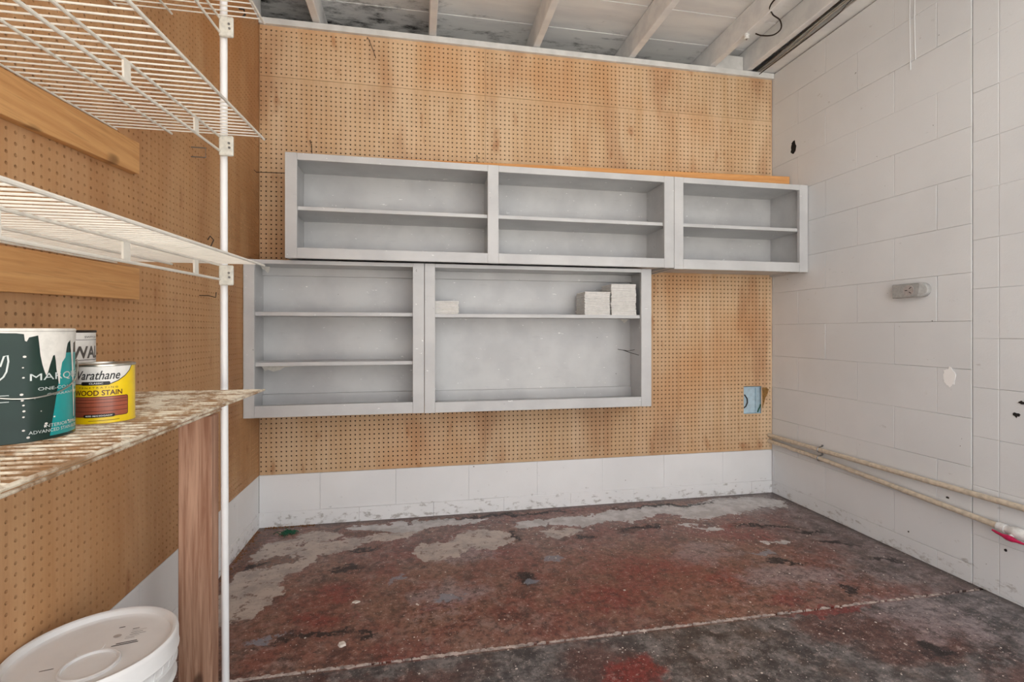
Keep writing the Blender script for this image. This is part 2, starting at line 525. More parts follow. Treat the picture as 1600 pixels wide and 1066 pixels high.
ceiling = struct(MB().box(-46, 98, YF, 124, 113.8, 116).build('ceiling', M['joist']))
ORI[ceiling] = Vector((0, 0, 0))
y = 121.4
pk = MB().box(-45, 97, -5.40, 0, 112.9, 113.75).mesh('plank')
while y > YF + 6:
    o = link('plank', pk, M['ceil'], ceiling, (0, y, RND.uniform(-0.12, 0.12)))
    y -= 5.5
jm = MB().box(0, 1.6, YF, 121.2, 107.4, 112.75).mesh('joist')
bm = bmesh.new(); bm.from_mesh(jm); bmesh.ops.bevel(bm, geom=bm.edges[:], offset=0.12 * I, segments=1, affect='EDGES'); bm.to_mesh(jm); bm.free()
for jx in (-46.0, -22.5, 2.0, 25.8, 49.4, 70.9, 81.0):
    link('joist', jm, M['joist'], ceiling, (jx, 0, 0))

# --- back wall
wall_back = struct(MB().box(-36.1, 97, 113.2, 123, -2, 107.0).build('wall_back', M['hole_shade']))
ORI[wall_back] = Vector((0, 0, 0))
bx('eave_board', M['ceil'], wall_back, -36.1, 90.4, 121.3, 123, 107.05, 113)
bx('blocking', M['trimwhite'], wall_back, 73.0, 80.8, 110.6, 112.2, 107.1, 111.2, 0.06)
# --- side walls
wall_left = struct(MB().box(-42, -36.2, YF, 124, -2, 113.7).build('wall_left', M['hole_shade']))
ORI[wall_left] = Vector((0, 0, 0))
bx('frieze_board', M['joist'], wall_left, -36.2, -33.35, YF, 112.0, 106.7, 112.8)
wall_right = struct(MB().box(XR + 0.4, 97, YF, 113.1, -2, 107.3).build('wall_right', M['mortar']))
ORI[wall_right] = Vector((0, 0, 0))
bx('top_plate', M['joist'], wall_right, 85.6, 97, YF, 110.2, 107.4, 108.9, 0.05)
bx('gable_board', M['joist'], wall_right, 90.5, 97, YF, 124, 108.9, 113.8)
bx('gable_board', M['joist'], wall_right, 90.5, 97, 110.3, 124, 107.4, 108.9)

BLOCKS = {}


def block(parent, mat, axis, face, sign, u0, u1, z0, z1, depth=1.5, gap=None, ch=0.10, chd=0.035):
    """one masonry unit, chamfered front; axis 0: face looks along X, 1: along Y"""
    if gap is None:
        gap = RND.choice((0.006, 0.012, 0.02, 0.03))
    w, h = u1 - u0 - 2 * gap, z1 - z0 - 2 * gap
    key = (axis, sign, round(w, 2), round(h, 2), depth, mat.name)
    if key not in BLOCKS:
        v = []
        for d, ins in ((depth, 0), (chd, 0), (0, ch)):
            for a, b in ((ins, ins), (w - ins, ins), (w - ins, h - ins), (ins, h - ins)):
                v.append((d * sign, a, b) if axis == 0 else (a, d * sign, b))
        f = [(8, 9, 10, 11)] + [(i, (i + 1) % 4, 4 + (i + 1) % 4, 4 + i) for i in range(4)] + [(4 + i, 4 + (i + 1) % 4, 8 + (i + 1) % 4, 8 + i) for i in range(4)]
        mb = MB().add(v, f)
        me = mb.mesh('block')
        bm = bmesh.new(); bm.from_mesh(me); bmesh.ops.recalc_face_normals(bm, faces=bm.faces[:])
        # open-backed shell: make sure the front looks into the room
        fr = max(bm.faces, key=lambda q: q.calc_area() if abs(q.normal[axis]) > .9 else 0)
        if fr.normal[axis] * sign > 0:
            bmesh.ops.reverse_faces(bm, faces=bm.faces[:])
        bm.to_mesh(me); bm.free()
        BLOCKS[key] = me
    j = RND.uniform(-0.025, 0.025)
    loc = (face + j, u0 + gap, z0 + gap) if axis == 0 else (u0 + gap, face + j, z0 + gap)
    return link('block', BLOCKS[key], mat, parent, loc)


# right wall: running bond up to the control joint at Y = 64.2, then its own coursing
k = 0
z = -4.9
while z < 107:
    z0, z1 = max(z, 0.0), min(z + 8, 107.0)
    cuts = [109.6, 93.6, 77.6] if k % 2 == 1 else [101.6, 85.6, 69.8]
    us = [YB] + cuts + [64.3]
    for a, b in zip(us[:-1], us[1:]):
        if a - b > 0.5:
            block(wall_right, M['block'], 0, XR, 1, b, a, z0, z1)
    z += 8; k += 1
z, k = -7.7, 0
while z < 107:
    z0, z1 = max(z, 0.0), min(z + 8, 107.0)
    us = [64.2, 60.5] + [44.5 - 16 * i + (8 if k % 2 else 0) for i in range(7)]
    us = [u for u in us if u > YF] + [YF]
    for a, b in zip(us[:-1], us[1:]):
        if a - b > 0.5:
            block(wall_right, M['block'], 0, XR, 1, b, a, z0, z1)
    z += 8; k += 1
# base courses under the pegboard
for a, b in zip([XL, -21.1, -5.2, 10.9, 26.9, 42.9, 58.9, 74.9], [-21.1, -5.2, 10.9, 26.9, 42.9, 58.9, 74.9, XR]):
    block(wall_back, M['baseblock'], 1, YB, 1, a, b, 3.1, 11.0, depth=2.8)
us = [XL] + [-29 + 16 * i for i in range(8)] + [XR]
for a, b in zip(us[:-1], us[1:]):
    block(wall_back, M['baseblock'], 1, YB - 0.08, 1, a, b, -0.3, 3.1, depth=2.8)
us = [YB] + [98.0 - 16 * i for i in range(9)] + [YF]
for a, b in zip(us[:-1], us[1:]):
    block(wall_left, M['baseblock'], 0, XL, -1, b, a, 3.1, 11.0, depth=2.8)
us = [YB] + [106.0 - 16 * i for i in range(10)] + [YF]
for a, b in zip(us[:-1], us[1:]):
    block(wall_left, M['baseblock'], 0, XL + 0.08, -1, b, a, -0.3, 3.1, depth=2.8)


# --- pegboard sheets with real holes
def pegboard(parent, mat, axis, face, u0, u1, v0, v1, pitch, uph, vph, skip=None, R=0.165, T=0.25):
    us = np.arange(math.ceil((u0 + 0.3 - uph) / pitch), math.floor((u1 - 0.3 - uph) / pitch) + 1) * pitch + uph
    vs = np.arange(math.ceil((v0 + 0.3 - vph) / pitch), math.floor((v1 - 0.3 - vph) / pitch) + 1) * pitch + vph
    ub = np.concatenate([[u0], (us[1:] + us[:-1]) / 2, [u1]])
    vb = np.concatenate([[v0], (vs[1:] + vs[:-1]) / 2, [v1]])
    A, B = np.meshgrid(np.arange(len(us)), np.arange(len(vs)), indexing='ij')
    A, B = A.ravel(), B.ravel()
    if skip:
        keep = np.array([not skip(us[a], vs[b]) for a, b in zip(A, B)])
        A, B = A[keep], B[keep]
    n = len(A)
    cu, cv = us[A], vs[B]
    l, r, d, t_ = ub[A], ub[A + 1], vb[B], vb[B + 1]
    ang = np.radians(np.array([180 + 45, 270, 315, 0, 45, 90, 135, 180]))
    ou = np.stack([l, cu, r, r, r, cu, l, l], 1)
    ov = np.stack([d, d, d, cv, t_, t_, t_, cv], 1)
    ru = cu[:, None] + R * np.cos(ang)[None]
    rv = cv[:, None] + R * np.sin(ang)[None]
    U = np.concatenate([ou, ru, ru], 1)
    V = np.concatenate([ov, rv, rv], 1)
    D = np.concatenate([np.zeros((n, 16)), np.full((n, 8), T)], 1)
    if axis == 1:
        co = np.stack([U, face + D, V], 2)
    else:
        co = np.stack([face - D, U, V], 2)
    q = []
    for i in range(8):
        j = (i + 1) % 8
        q.append((i, j, 8 + j, 8 + i)); q.append((8 + i, 8 + j, 16 + j, 16 + i))
    q = np.array(q)
    if axis == 0:
        q = q[:, ::-1]
        # for the left wall the visible side looks along +X: u = Y, v = Z is already counter-clockwise
        q = q[:, ::-1]
    F = (q[None] + (np.arange(n) * 24)[:, None, None]).reshape(-1, 4)
    co = co.reshape(-1, 3) * I
    # edges of the sheet
    k = len(co)
    e = []
    for (a, b) in ((u0, v0), (u1, v0), (u1, v1), (u0, v1)):
        for dd in (0, T):
            e.append((a, face + dd, b) if axis == 1 else (face - dd, a, b))
    co = np.concatenate([co, np.array(e) * I])
    ef = np.array([(k + 2 * i, k + 2 * i + 1, k + 2 * ((i + 1) % 4) + 1, k + 2 * ((i + 1) % 4)) for i in range(4)])
    F = np.concatenate([F, ef])
    me = bpy.data.meshes.new('pegboard_sheet')
    me.vertices.add(len(co)); me.vertices.foreach_set('co', co.ravel().astype(np.float32))
    me.loops.add(F.size); me.loops.foreach_set('vertex_index', F.ravel().astype(np.int32))
    me.polygons.add(len(F)); me.polygons.foreach_set('loop_start', np.arange(0, F.size, 4, dtype=np.int32))
    me.update(calc_edges=True)
    me.shade_flat()
    return link('pegboard_sheet', me, mat, parent, (0, 0, 0))


boxhole = lambda u, v: (81.0 < u < 85.9 and 20.4 < v < 27.0)
for u0, u1 in ((-33.1, 14.62), (14.68, 62.64), (62.70, 88.8)):
    pegboard(wall_back, M['peg'], 1, YB - 0.15, u0, u1, 11.1, 95.15, 1.0, -32.8, 11.9, boxhole if u0 > 50 else None)
    pegboard(wall_back, M['peg'], 1, YB - 0.15, u0, u1, 95.22, 106.0, 1.0, -32.8, 95.9)
for u0, u1 in ((91.1, 110.2), (45.6, 91.05), (0.1, 45.55), (YF, 0.05)):
    pegboard(wall_left, M['pegleft'], 0, XL + 0.05, u0, u1, 11.1, 106.6, 0.946, 0.3, 11.7)
# scrap of torn hardboard beside the socket opening
mb = MB()
out = [(85.95, 26.9), (87.0, 27.0), (87.9, 26.5), (87.5, 25.3), (86.9, 24.4), (86.5, 22.9), (86.0, 21.6), (86.05, 23.4), (86.0, 25.0)]
mb.add([(a, YB - 0.17, b) for a, b in out], [tuple(range(len(out)))])
mb.build('torn_edge', M['ochre'], wall_back)
t1 = struct(MB().box(XL + 0.1, XR - 0.05, 109.5, 113.1, 105.85, 107.15).build('trim_1', M['trimwhite'], bevel=0.05))

# --- marks that belong to the right wall
def patch_x(name, mat, pts, x=XR - 0.06, th=0.05):
    n = len(pts)
    v = [(x, a, b) for a, b in pts] + [(x + th, a, b) for a, b in pts]
    f = [tuple(range(n))] + [(i, (i + 1) % n, n + (i + 1) % n, n + i) for i in range(n)]
    return MB().add(v, f).build(name, mat, wall_right)


def ragged(cy_, cz_, ry, rz, n=22, j=0.25, seed=1):
    r = random.Random(seed)
    return [(cy_ + ry * math.cos(2 * math.pi * i / n) * (1 + r.uniform(-j, j)), cz_ + rz * math.sin(2 * math.pi * i / n) * (1 + r.uniform(-j, j))) for i in range(n)]


patch_x('paint_patch', M['patchwhite'], ragged(67.8, 33.6, 1.0, 1.55, 26, 0.2, 4))
patch_x('chipped_hole_shade', M['hole_shade'], ragged(103.0, 86.0, 0.95, 1.5, 18, 0.3, 8))  # flat patch without a recess: the hole's inner shade is its dark colour
patch_x('scuff', M['black'], ragged(57.6, 30.7, 0.45, 0.22, 12, 0.5, 3))
patch_x('scuff', M['black'], ragged(58.2, 28.7, 0.4, 0.3, 12, 0.6, 5))
patch_x('anchor_hole', M['black'], ragged(59.6, 7.6, 0.2, 0.22, 10, 0.1, 6))
patch_x('anchor_hole', M['black'], ragged(68.0, 12.9, 0.28, 0.2, 10, 0.3, 9))
patch_x('anchor_hole', M['black'], ragged(74.8, 4.3, 0.14, 0.15, 8, 0.1, 6))
for yy in (74.5, 73.6):
    MB().tube([(XR - 0.01, yy, 107), (XR - 0.02, yy + 0.1, 99), (XR - 0.01, yy - 0.05, 89.6 if yy > 74 else 91)], 0.08, 6).build('caulk_bead', M['block'], wall_right)

# ------------------------------------------------------------------ open grey cabinets
def cabinet(label, X0, X1, Yf, Z0, Z1, stiles, top, bot, shelves, cleats=False):
    c = thing('open_cabinet', ((X0 + X1) / 2, 109.9, Z0), label, 'cabinet', 'grey open cabinets on the pegboard')
    g = M['grey']
    yb = 109.9 if Yf > 90 else 109.9
    for i, (a, b) in enumerate(stiles):
        bx('stile', g, c, a, b, Yf, Yf + 0.75, Z0, Z1, 0.05)
    for (a, b) in zip(stiles[:-1], stiles[1:]):
        bx('rail', g, c, a[1] + 0.01, b[0] - 0.01, Yf + 0.02, Yf + 0.75, top, Z1 - 0.02, 0.05)
        bx('rail', g, c, a[1] + 0.01, b[0] - 0.01, Yf + 0.02, Yf + 0.75, Z0 + 0.03, bot, 0.05)
    for a, b in ((X0 + 0.15, X0 + 0.9), (X1 - 0.9, X1 - 0.15)):
        bx('side_panel', g, c, a, b, Yf + 0.76, yb, Z0 + 0.1, Z1 - 0.03, 0.03)
    for (a, b) in stiles[1:-1]:
        m_ = (a + b) / 2
        bx('divider', g, c, m_ - 0.37, m_ + 0.37, Yf + 0.76, yb - 0.31, Z0 + 1.3, Z1 - 0.6)
    bx('top_panel', g, c, X0 + 0.91, X1 - 0.91, Yf + 0.76, yb, Z1 - 0.55, Z1 - 0.03)
    bx('bottom_panel', g, c, X0 + 0.91, X1 - 0.91, Yf + 0.76, yb, Z0 + 0.6, Z0 + 1.25)
    bx('back_panel', g, c, X0 + 0.91, X1 - 0.91, yb - 0.3, yb, Z0 + 1.26, Z1 - 0.56)
    for bay, zs in zip(zip(stiles[:-1], stiles[1:]), shelves):
        a = X0 + 0.92 if bay[0] is stiles[0] else (bay[0][0] + bay[0][1]) / 2 + 0.38
        b = X1 - 0.92 if bay[1] is stiles[-1] else (bay[1][0] + bay[1][1]) / 2 - 0.38
        for zz in zs:
            bx('shelf', g, c, a, b, Yf + 0.80, yb - 0.31, zz - 0.75, zz, 0.05)
    if cleats:
        bx('cleat', g, c, X0 + 0.92, X1 - 0.92, yb - 1.05, yb - 0.31, Z0 + 1.26, Z0 + 3.5, 0.04)
        bx('cleat', g, c, X0 + 0.92, X1 - 0.92, yb - 1.05, yb - 0.31, Z1 - 2.2, Z1 - 0.56, 0.04)
    return c


UF, LF = 98.4, 100.5
cabinet('wide grey open wall cabinet of two bays each with one shelf', -25.1, 54.88, UF, 55.3, 75.4,
        [(-25.1, -22.95), (13.6, 15.85), (52.6, 54.88)], 74.05, 57.35, [[65.4], [65.4]])
cabinet('small grey open wall cabinet with one shelf against the white block wall', 54.96, 88.75, UF, 55.1, 75.4,
        [(54.96, 57.15), (86.55, 88.75)], 74.15, 57.3, [[65.4]])
cl = cabinet('grey open wall cabinet with two shelves in the pegboard corner', -33.05, 0.86, LF, 24.75, 55.22,
        [(-33.05, -31.1), (-1.4, 0.86)], 54.4, 27.05, [[45.15, 35.35]], True)
cr = cabinet('grey open wall cabinet holding stacks of white tiles on its shelf', 0.96, 50.6, LF, 24.7, 55.22,
             [(0.96, 3.06), (48.2, 50.6)], 54.4, 26.85, [[45.0]], True)
# loose skins of paint under the shelf boards of the two lower cabinets
def peel(c, pts, y):
    n = len(pts)
    MB().add([(a, y, b) for a, b in pts] + [(a, y + 0.03, b) for a, b in pts], [tuple(range(n)), tuple(range(n, 2 * n))[::-1]] + [(i, (i + 1) % n, n + (i + 1) % n, n + i) for i in range(n)]).build('peeled_paint', M['drip'], c)


peel(cl, [(-31.6, 34.58), (-24.2, 34.58), (-25.6, 34.2), (-27.0, 34.1), (-28.0, 33.5), (-29.2, 33.2), (-30.2, 33.6), (-30.8, 33.4), (-31.2, 33.9)], 106.0)
peel(cl, [(-31.6, 54.5), (-29.8, 54.5), (-30.0, 53.6), (-30.3, 53.2), (-30.8, 53.8), (-31.3, 54.0)], 106.0)
peel(cr, [(46.2, 44.2), (48.3, 44.2), (47.9, 43.8), (47.2, 43.2), (46.9, 43.7)], 107.5)
# bent nails in the side panel
MB().tube([(48.0, 103.5, 37.2), (46.8, 104.5, 36.9), (45.2, 106.5, 37.2)], 0.07, 6).build('bent_nail', M['black'], cr)
MB().tube([(48.4, 102.2, 36.0), (47.2, 104.0, 36.5), (46.4, 106.2, 37.0)], 0.07, 6).build('bent_nail', M['black'], cr)

# long board lying on edge on top of the upper cabinets
a, b = Vector((-7.8, 108.9, 75.45)), Vector((88.5, 103.8, 75.45))
d = (b - a).normalized(); n_ = Vector((-d.y, d.x, 0)) * 0.75
mb = MB().add([tuple(q) for q in (a, b, b + n_, a + n_)] + [tuple(q + Vector((0, 0, 3.6))) for q in (a, b, b + n_, a + n_)],
              [(0, 3, 2, 1), (4, 5, 6, 7), (0, 1, 5, 4), (1, 2, 6, 5), (2, 3, 7, 6), (3, 0, 4, 7)])
tag(mb.build('pine_board', M['plank'], origin=tuple(a), bevel=0.05), 'long orange pine board lying on edge on top of the upper cabinets', 'board')

# ------------------------------------------------------------------ white tiles stacked in the cabinet
tm = MB().box(-2.93, 2.93, -2.93, 2.93, 0.0, 0.27).mesh('tile')
bm = bmesh.new(); bm.from_mesh(tm); bmesh.ops.bevel(bm, geom=bm.edges[:], offset=0.05 * I, segments=1, affect='EDGES'); bm.to_mesh(tm); bm.free()


def tiles(xc, yc, n, label, group):
    for i in range(n):
        o = link('ceramic_tile', tm, M['tile'], None, (xc + RND.uniform(-.1, .1), yc + RND.uniform(-.12, .12), 45.01 + 0.30 * i))
        o.rotation_euler.z = math.radians(RND.uniform(-0.7, 0.7))
        tag(o, label, 'tile', group)


tiles(38.4, 104.6, 17, 'white wall tile in the middle-height stack beside the tallest stack', 'tiles in the middle-height stack')
tiles(44.55, 104.6, 23, 'white wall tile in the tallest stack beside the cabinet side panel', 'tiles in the tallest stack')
tiles(5.0, 104.6, 9, 'white wall tile in the low stack standing apart', 'tiles in the low stack')


# ------------------------------------------------------------------ wire shelves on the left wall
def wire_shelf(label, z, slope, mat, y1=60.6, n=48, drop=1.6):
    t = thing('wire_shelf', (-33.0, y1, z), label, 'shelf', 'white wire shelves on the pegboard wall', rot=(math.atan(slope), 0, 0))
    wm = MB().tube([(0.1, 0, -0.075), (7.0, 0, -0.075), (14.9, 0, -0.075), (15.15, 0, -0.12)], 0.075, 6).mesh('deck_wire')
    for i in range(n):
        link('deck_wire', wm, mat, t, (0, -0.35 - i, 0), ori=ORI[t])
    L = -n + 0.4

    def rail(x, zz, r=0.125, e=0.0):
        MB().tube([(x, e, zz), (x, L, zz)], r, 8).build('rail', mat, t, local=True, smooth=True)
    rail(0.25, -0.26, 0.10)
    rail(5.6, -0.26, 0.12, 0.25)
    rail(10.6, -0.27, 0.13, 0.2)
    rail(10.6, -0.27 - drop, 0.14, 0.25)
    rail(15.2, -0.17, 0.14, 0.35)
    for i in range(4):
        MB().box(10.52, 10.68, -6.0 - 12 * i - 0.45, -6.0 - 12 * i + 0.45, -0.25 - drop, -0.2).build('tie_plate', mat, t, local=True)
    return t


wire_shelf('white wire shelf just under the ceiling, empty', 77.4, 0.07, M['wirewhite'])
wire_shelf('white wire shelf above the ledger board with a single knot, empty', 63.9, 0.065, M['wirewhite'])
wire_shelf('white wire shelf at mid height above the lower ledger board, empty', 49.25, 0.028, M['wirewhite'])
wire_shelf('stained wire shelf carrying the paint cans', 34.8, 0.0, M['wirerust'], drop=2.05)

# support pole with its clips
pole = thing('support_pole', (-22.35, 62.2, 0), 'tall thin white support pole clipped to the wire shelf ends', 'pole')
MB().tube([(-22.35, 62.2, 0.0), (-22.3, 61.6, 42.0), (-22.3, 61.4, 107.3)], 0.40, 14).build('tube', M['polewhite'], pole, smooth=True)
for zc in (77.0, 63.4, 48.6):
    c1 = bx('clip', M['clip'], pole, -22.5, -21.0, 60.55, 60.95, zc - 1.9, zc + 0.4, 0.1)
    ORI[c1] = ORI[pole]
    for dx, dz in ((-21.4, -0.5), (-21.35, -1.0)):
        MB().tube([(dx, 60.57, zc + dz), (dx, 60.45, zc + dz)], 0.13, 8).build('screw', M['metal'], c1)

# ledger boards
for zc, sl, nm, lb in ((63.75, 0.067, 'upper', 'pine ledger board with a dark knot fixed under the second highest wire shelf'),
                       (49.12, 0.03, 'lower', 'pine ledger board with split knots fixed under the mid height wire shelf')):
    z0 = zc - 0.32
    L = 54.0
    v = []
    for yy in (64.0, 64.0 - L):
        dz = (yy - 64.0) * sl
        for xx in (-33.12, -32.2):
            for hh in (-3.65, 0.0):
                v.append((xx, yy, z0 + dz + hh))
    mb = MB().add(v, [(0, 1, 3, 2), (4, 6, 7, 5), (0, 4, 5, 1), (2, 3, 7, 6), (1, 5, 7, 3), (0, 2, 6, 4)])
    tag(mb.build('ledger_board', M['board'], origin=(-33.1, 64, z0 - 3.65), bevel=0.05), lb, 'board', 'pine ledger boards on the left wall')

post = MB().box(-26.4, -23.0, 60.0, 62.0, 0, 31.9).build('wood_post', M['post'], origin=(-24.7, 61, 0), bevel=0.08)
tag(post, 'rough reddish fir post standing under the can shelf', 'post')


# ------------------------------------------------------------------ print and paint wrapped on cans
def flat_text(body, shear=0.0, bold=0.0):
    cu = bpy.data.curves.new('lettering', 'FONT')
    cu.body = body; cu.shear = shear; cu.offset = bold; cu.resolution_u = 3; cu.fill_mode = 'FRONT'
    o = bpy.data.objects.new('lettering', cu)
    COL.objects.link(o)
    dg = bpy.context.evaluated_depsgraph_get()
    me = bpy.data.meshes.new_from_object(o.evaluated_get(dg))
    v = [tuple(q.co[:2]) for q in me.vertices]
    f = [tuple(p.vertices) for p in me.polygons]
    bpy.data.objects.remove(o, do_unlink=True)
    bpy.data.curves.remove(cu); bpy.data.meshes.remove(me)
    return v, f


def fit(vf, s0, s1, z0, z1, curve=None):
    v, f = vf
    xs = [q[0] for q in v]; ys = [q[1] for q in v]
    a, b, c, d = min(xs), max(xs), min(ys), max(ys)
    out = [(s0 + (q[0] - a) / (b - a) * (s1 - s0), z0 + (q[1] - c) / (d - c) * (z1 - z0)) for q in v]
    return out, f


def wrap(name, mat, can, vf, R, th0, step=0.2, eps=0.012):
    """flat (arc, height) shape in inches bent round a can; in the can's own frame"""
    v, f = vf
    bm = bmesh.new()
    vs = [bm.verts.new((a, 0, b)) for a, b in v]
    for q in f:
        try:
            bm.faces.new([vs[i] for i in q])
        except ValueError:
            pass
    lo, hi = min(a for a, b in v), max(a for a, b in v)
    s = lo + step
    while s < hi:
        bmesh.ops.bisect_plane(bm, geom=bm.verts[:] + bm.edges[:] + bm.faces[:], plane_co=(s, 0, 0), plane_no=(1, 0, 0), dist=1e-5)
        s += step
    bmesh.ops.triangulate(bm, faces=bm.faces[:])
    for q in bm.verts:
        th = th0 + q.co.x / R
        q.co = Vector(((R + eps) * math.cos(th), (R + eps) * math.sin(th), q.co.z)) * I
    for fc in bm.faces:
        c = fc.calc_center_median()
        if fc.normal.dot(Vector((c.x, c.y, 0))) < 0:
            fc.normal_flip()
    bm.normal_update()
    for fc in bm.faces:
        c = fc.calc_center_median()
        if fc.normal.dot(Vector((c.x, c.y, 0))) < 0:
            fc.normal_flip()
    me = bpy.data.meshes.new(name)
    bm.to_mesh(me); bm.free()
    return link(name, me, mat, can, (0, 0, 0), ori=ORI.get(can))


def poly(pts):
    return (pts, [tuple(range(len(pts)))])


def rect(s0, s1, z0, z1):
    return poly([(s0, z0), (s1, z0), (s1, z1), (s0, z1)])


def rrect(s0, s1, z0, z1, r, n=5):
    p = []
    for cx_, cz_, a0 in ((s1 - r, z0 + r, -90), (s1 - r, z1 - r, 0), (s0 + r, z1 - r, 90), (s0 + r, z0 + r, 180)):
        p += [(cx_ + r * math.cos(math.radians(a0 + 90 * i / n)), cz_ + r * math.sin(math.radians(a0 + 90 * i / n))) for i in range(n + 1)]
    return poly(p)


def strip(pts, w):
    v, f = [], []
    for i, (a, b) in enumerate(pts):
        ww = w[i] if isinstance(w, (list, tuple)) else w
        p, q = pts[max(i - 1, 0)], pts[min(i + 1, len(pts) - 1)]
        dx, dz = q[0] - p[0], q[1] - p[1]
        L = math.hypot(dx, dz) or 1
        v += [(a - dz / L * ww, b + dx / L * ww), (a + dz / L * ww, b - dx / L * ww)]
    for i in range(len(pts) - 1):
        f.append((2 * i, 2 * i + 1, 2 * i + 3, 2 * i + 2))
    return v, f


ZS = 34.8


def can_body(t, R, H, mat, lidmat, ring=True):
    b = MB().lathe([(0, 0.05), (R - 0.12, 0.05), (R - 0.04, 0.0), (R + 0.03, 0.03), (R + 0.03, 0.12), (R, 0.16), (R, H - 0.2)], 64)
    b.build('can_wall', mat, t, local=True, smooth=True)
    MB().lathe([(R, H - 0.2), (R + 0.05, H - 0.16), (R + 0.05, H - 0.05), (R, H), (R - 0.18, H), (R - 0.25, H - 0.25), (R - 0.5, H - 0.27)], 64).build('rim', lidmat, t, local=True, smooth=True)
    MB().lathe([(R - 0.5, H - 0.28), (R - 0.55, H - 0.12), (R - 0.8, H - 0.2), (0.001, H - 0.2)], 48).build('lid', lidmat, t, local=True, smooth=True)


# green gallon can
cx_, cy_, R = -25.3, 36.0, 3.0
TH = math.atan2(-cy_, -cx_)
gc = thing('paint_can', (cx_, cy_, ZS), 'dark green paint can with teal stripe, white drips and a wire handle', 'can')
can_body(gc, R, 6.85, M['cangreen'], M['drip'])
Hh = lambda z: z - ZS
W = lambda nm, mat, vf, e=0.012, st=0.2: wrap(nm, mat, gc, vf, R, TH, st, e)
W('teal_stripe', M['canteal'], poly([(1.75, 0.2), (5.6, 0.2), (4.6, 5.3), (2.55, 5.3), (2.2, 3.0)]))
W('paint_drip', M['drip'], poly([(-1.2, 6.58), (0.2, 6.55), (0.52, 6.5), (0.56, 6.1), (0.64, 6.05), (0.74, 6.3), (1.15, 6.42), (1.2, 5.9), (1.26, 5.2), (1.36, 4.6), (1.48, 4.15), (1.55, 3.95), (1.64, 4.15),
                                (1.75, 4.6), (1.92, 5.15), (2.02, 5.2), (2.08, 4.8), (2.12, 4.3), (2.2, 3.9), (2.28, 3.35), (2.34, 3.35), (2.36, 4.0), (2.5, 4.7), (2.75, 5.0), (2.85, 5.55), (2.95, 5.9), (3.2, 6.1),
                                (3.35, 4.9), (3.45, 3.9), (3.55, 2.2), (3.62, 1.1), (3.7, 1.1), (3.68, 2.4), (3.6, 4.0), (3.55, 5.0), (3.6, 5.9), (4.2, 6.1), (5.0, 6.2), (5.6, 6.65), (-1.2, 6.65)]), 0.035, 0.12)
for sx, sz, r_ in ((0.55, 5.15, .07), (0.5, 3.9, .05), (0.42, 2.9, .07), (0.45, 2.55, .06), (0.5, 2.25, .05), (0.52, 1.9, .06), (0.5, 1.55, .05), (0.5, 0.75, .06), (1.55, 1.0, .07), (1.5, .85, .06), (2.0, 1.35, .05), (3.0, .95, .05), (0.48, 4.5, .04), (0.7, .3, .07), (1.0, 2.6, .03), (1.3, 1.8, .03)):
    W('paint_speck', M['drip'], poly([(sx + r_ * 1.2 * math.cos(k * .785), sz + r_ * math.sin(k * .785)) for k in range(8)]), 0.03, 9)
W('lettering', M['lettergrey'], fit(flat_text('MARQUEE'), 0.78, 4.75, Hh(38.4), Hh(38.9)), 0.022)
W('lettering', M['lettergrey'], fit(flat_text('ONE-COAT HIDE'), 1.15, 4.4, Hh(37.86), Hh(38.05)), 0.022)
W('lettering', M['lettergrey'], fit(flat_text('GUARANTEED'), 1.6, 4.2, Hh(37.5), Hh(37.65)), 0.022)
W('lettering', M['lettergrey'], fit(flat_text('INTERIOR SEMI-GLOSS'), 1.45, 4.8, Hh(35.55), Hh(35.75)), 0.022)
W('lettering', M['lettergrey'], fit(flat_text('ADVANCED STAIN-BLOCKING'), 0.72, 4.8, Hh(35.25), Hh(35.45)), 0.022)
W('swirl', M['lettergrey'], strip([(-0.45, 4.6), (-0.3, 5.2), (-0.15, 5.25), (-0.12, 4.9), (-0.2, 4.3), (-0.32, 4.0), (-0.5, 3.8)], 0.04), 0.022)
W('print_line', M['lettergrey'], rect(-2.0, -0.1, 2.88, 2.92), 0.022)
W('print_line', M['lettergrey'], rect(-2.0, -0.1, 2.5, 2.54), 0.022)
hp = []
for i in range(25):
    u = i / 24
    s_ = -3.6 + u * 8.6
    z_ = 4.6 - 1.95 * math.sin(math.pi * min(max(u, 0), 1)) ** 0.8 + (0.15 if u > .9 else 0)
    hp.append(((R + 0.12) * math.cos(TH + s_ / R), (R + 0.12) * math.sin(TH + s_ / R), z_))
MB().tube(hp, 0.05, 6).build('bail_handle', M['tin'], gc, local=True, smooth=True)

# yellow quart can
cx_, cy_, R2 = -23.3, 41.6, 1.85
TH2 = math.atan2(-cy_, -cx_)
yc = thing('stain_can', (cx_, cy_, ZS), 'small yellow wood stain can with white top label and reddish wood panel', 'can')
can_body(yc, R2, 4.3, M['yellow'], M['tin'])
W = lambda nm, mat, vf, e=0.010, st=0.15: wrap(nm, mat, yc, vf, R2, TH2, st, e)
z_ = lambda z: z - ZS
cv = [(0.35, z_(37.66)), (0.8, z_(37.85)), (1.3, z_(38.2)), (1.65, z_(38.55)), (1.9, z_(38.95))]
W('white_panel', M['labelwhite'], poly([(-2.2, z_(37.66))] + cv + [(-2.2, z_(38.95))]))
W('panel_edge', M['black'], strip([(-2.2, z_(37.66))] + cv, 0.03), 0.014)
W('black_bar', M['black'], rrect(-1.35, 0.35, z_(37.58), z_(37.84), 0.1), 0.016)
W('lettering', M['black'], fit(flat_text('Varathane', 0.35, 0.012), -1.62, 0.95, z_(37.98), z_(38.62)), 0.02)
W('lettering', M['labelwhite'], fit(flat_text('CLASSIC', 0, 0.02), -0.85, -0.05, z_(37.65), z_(37.77)), 0.022)
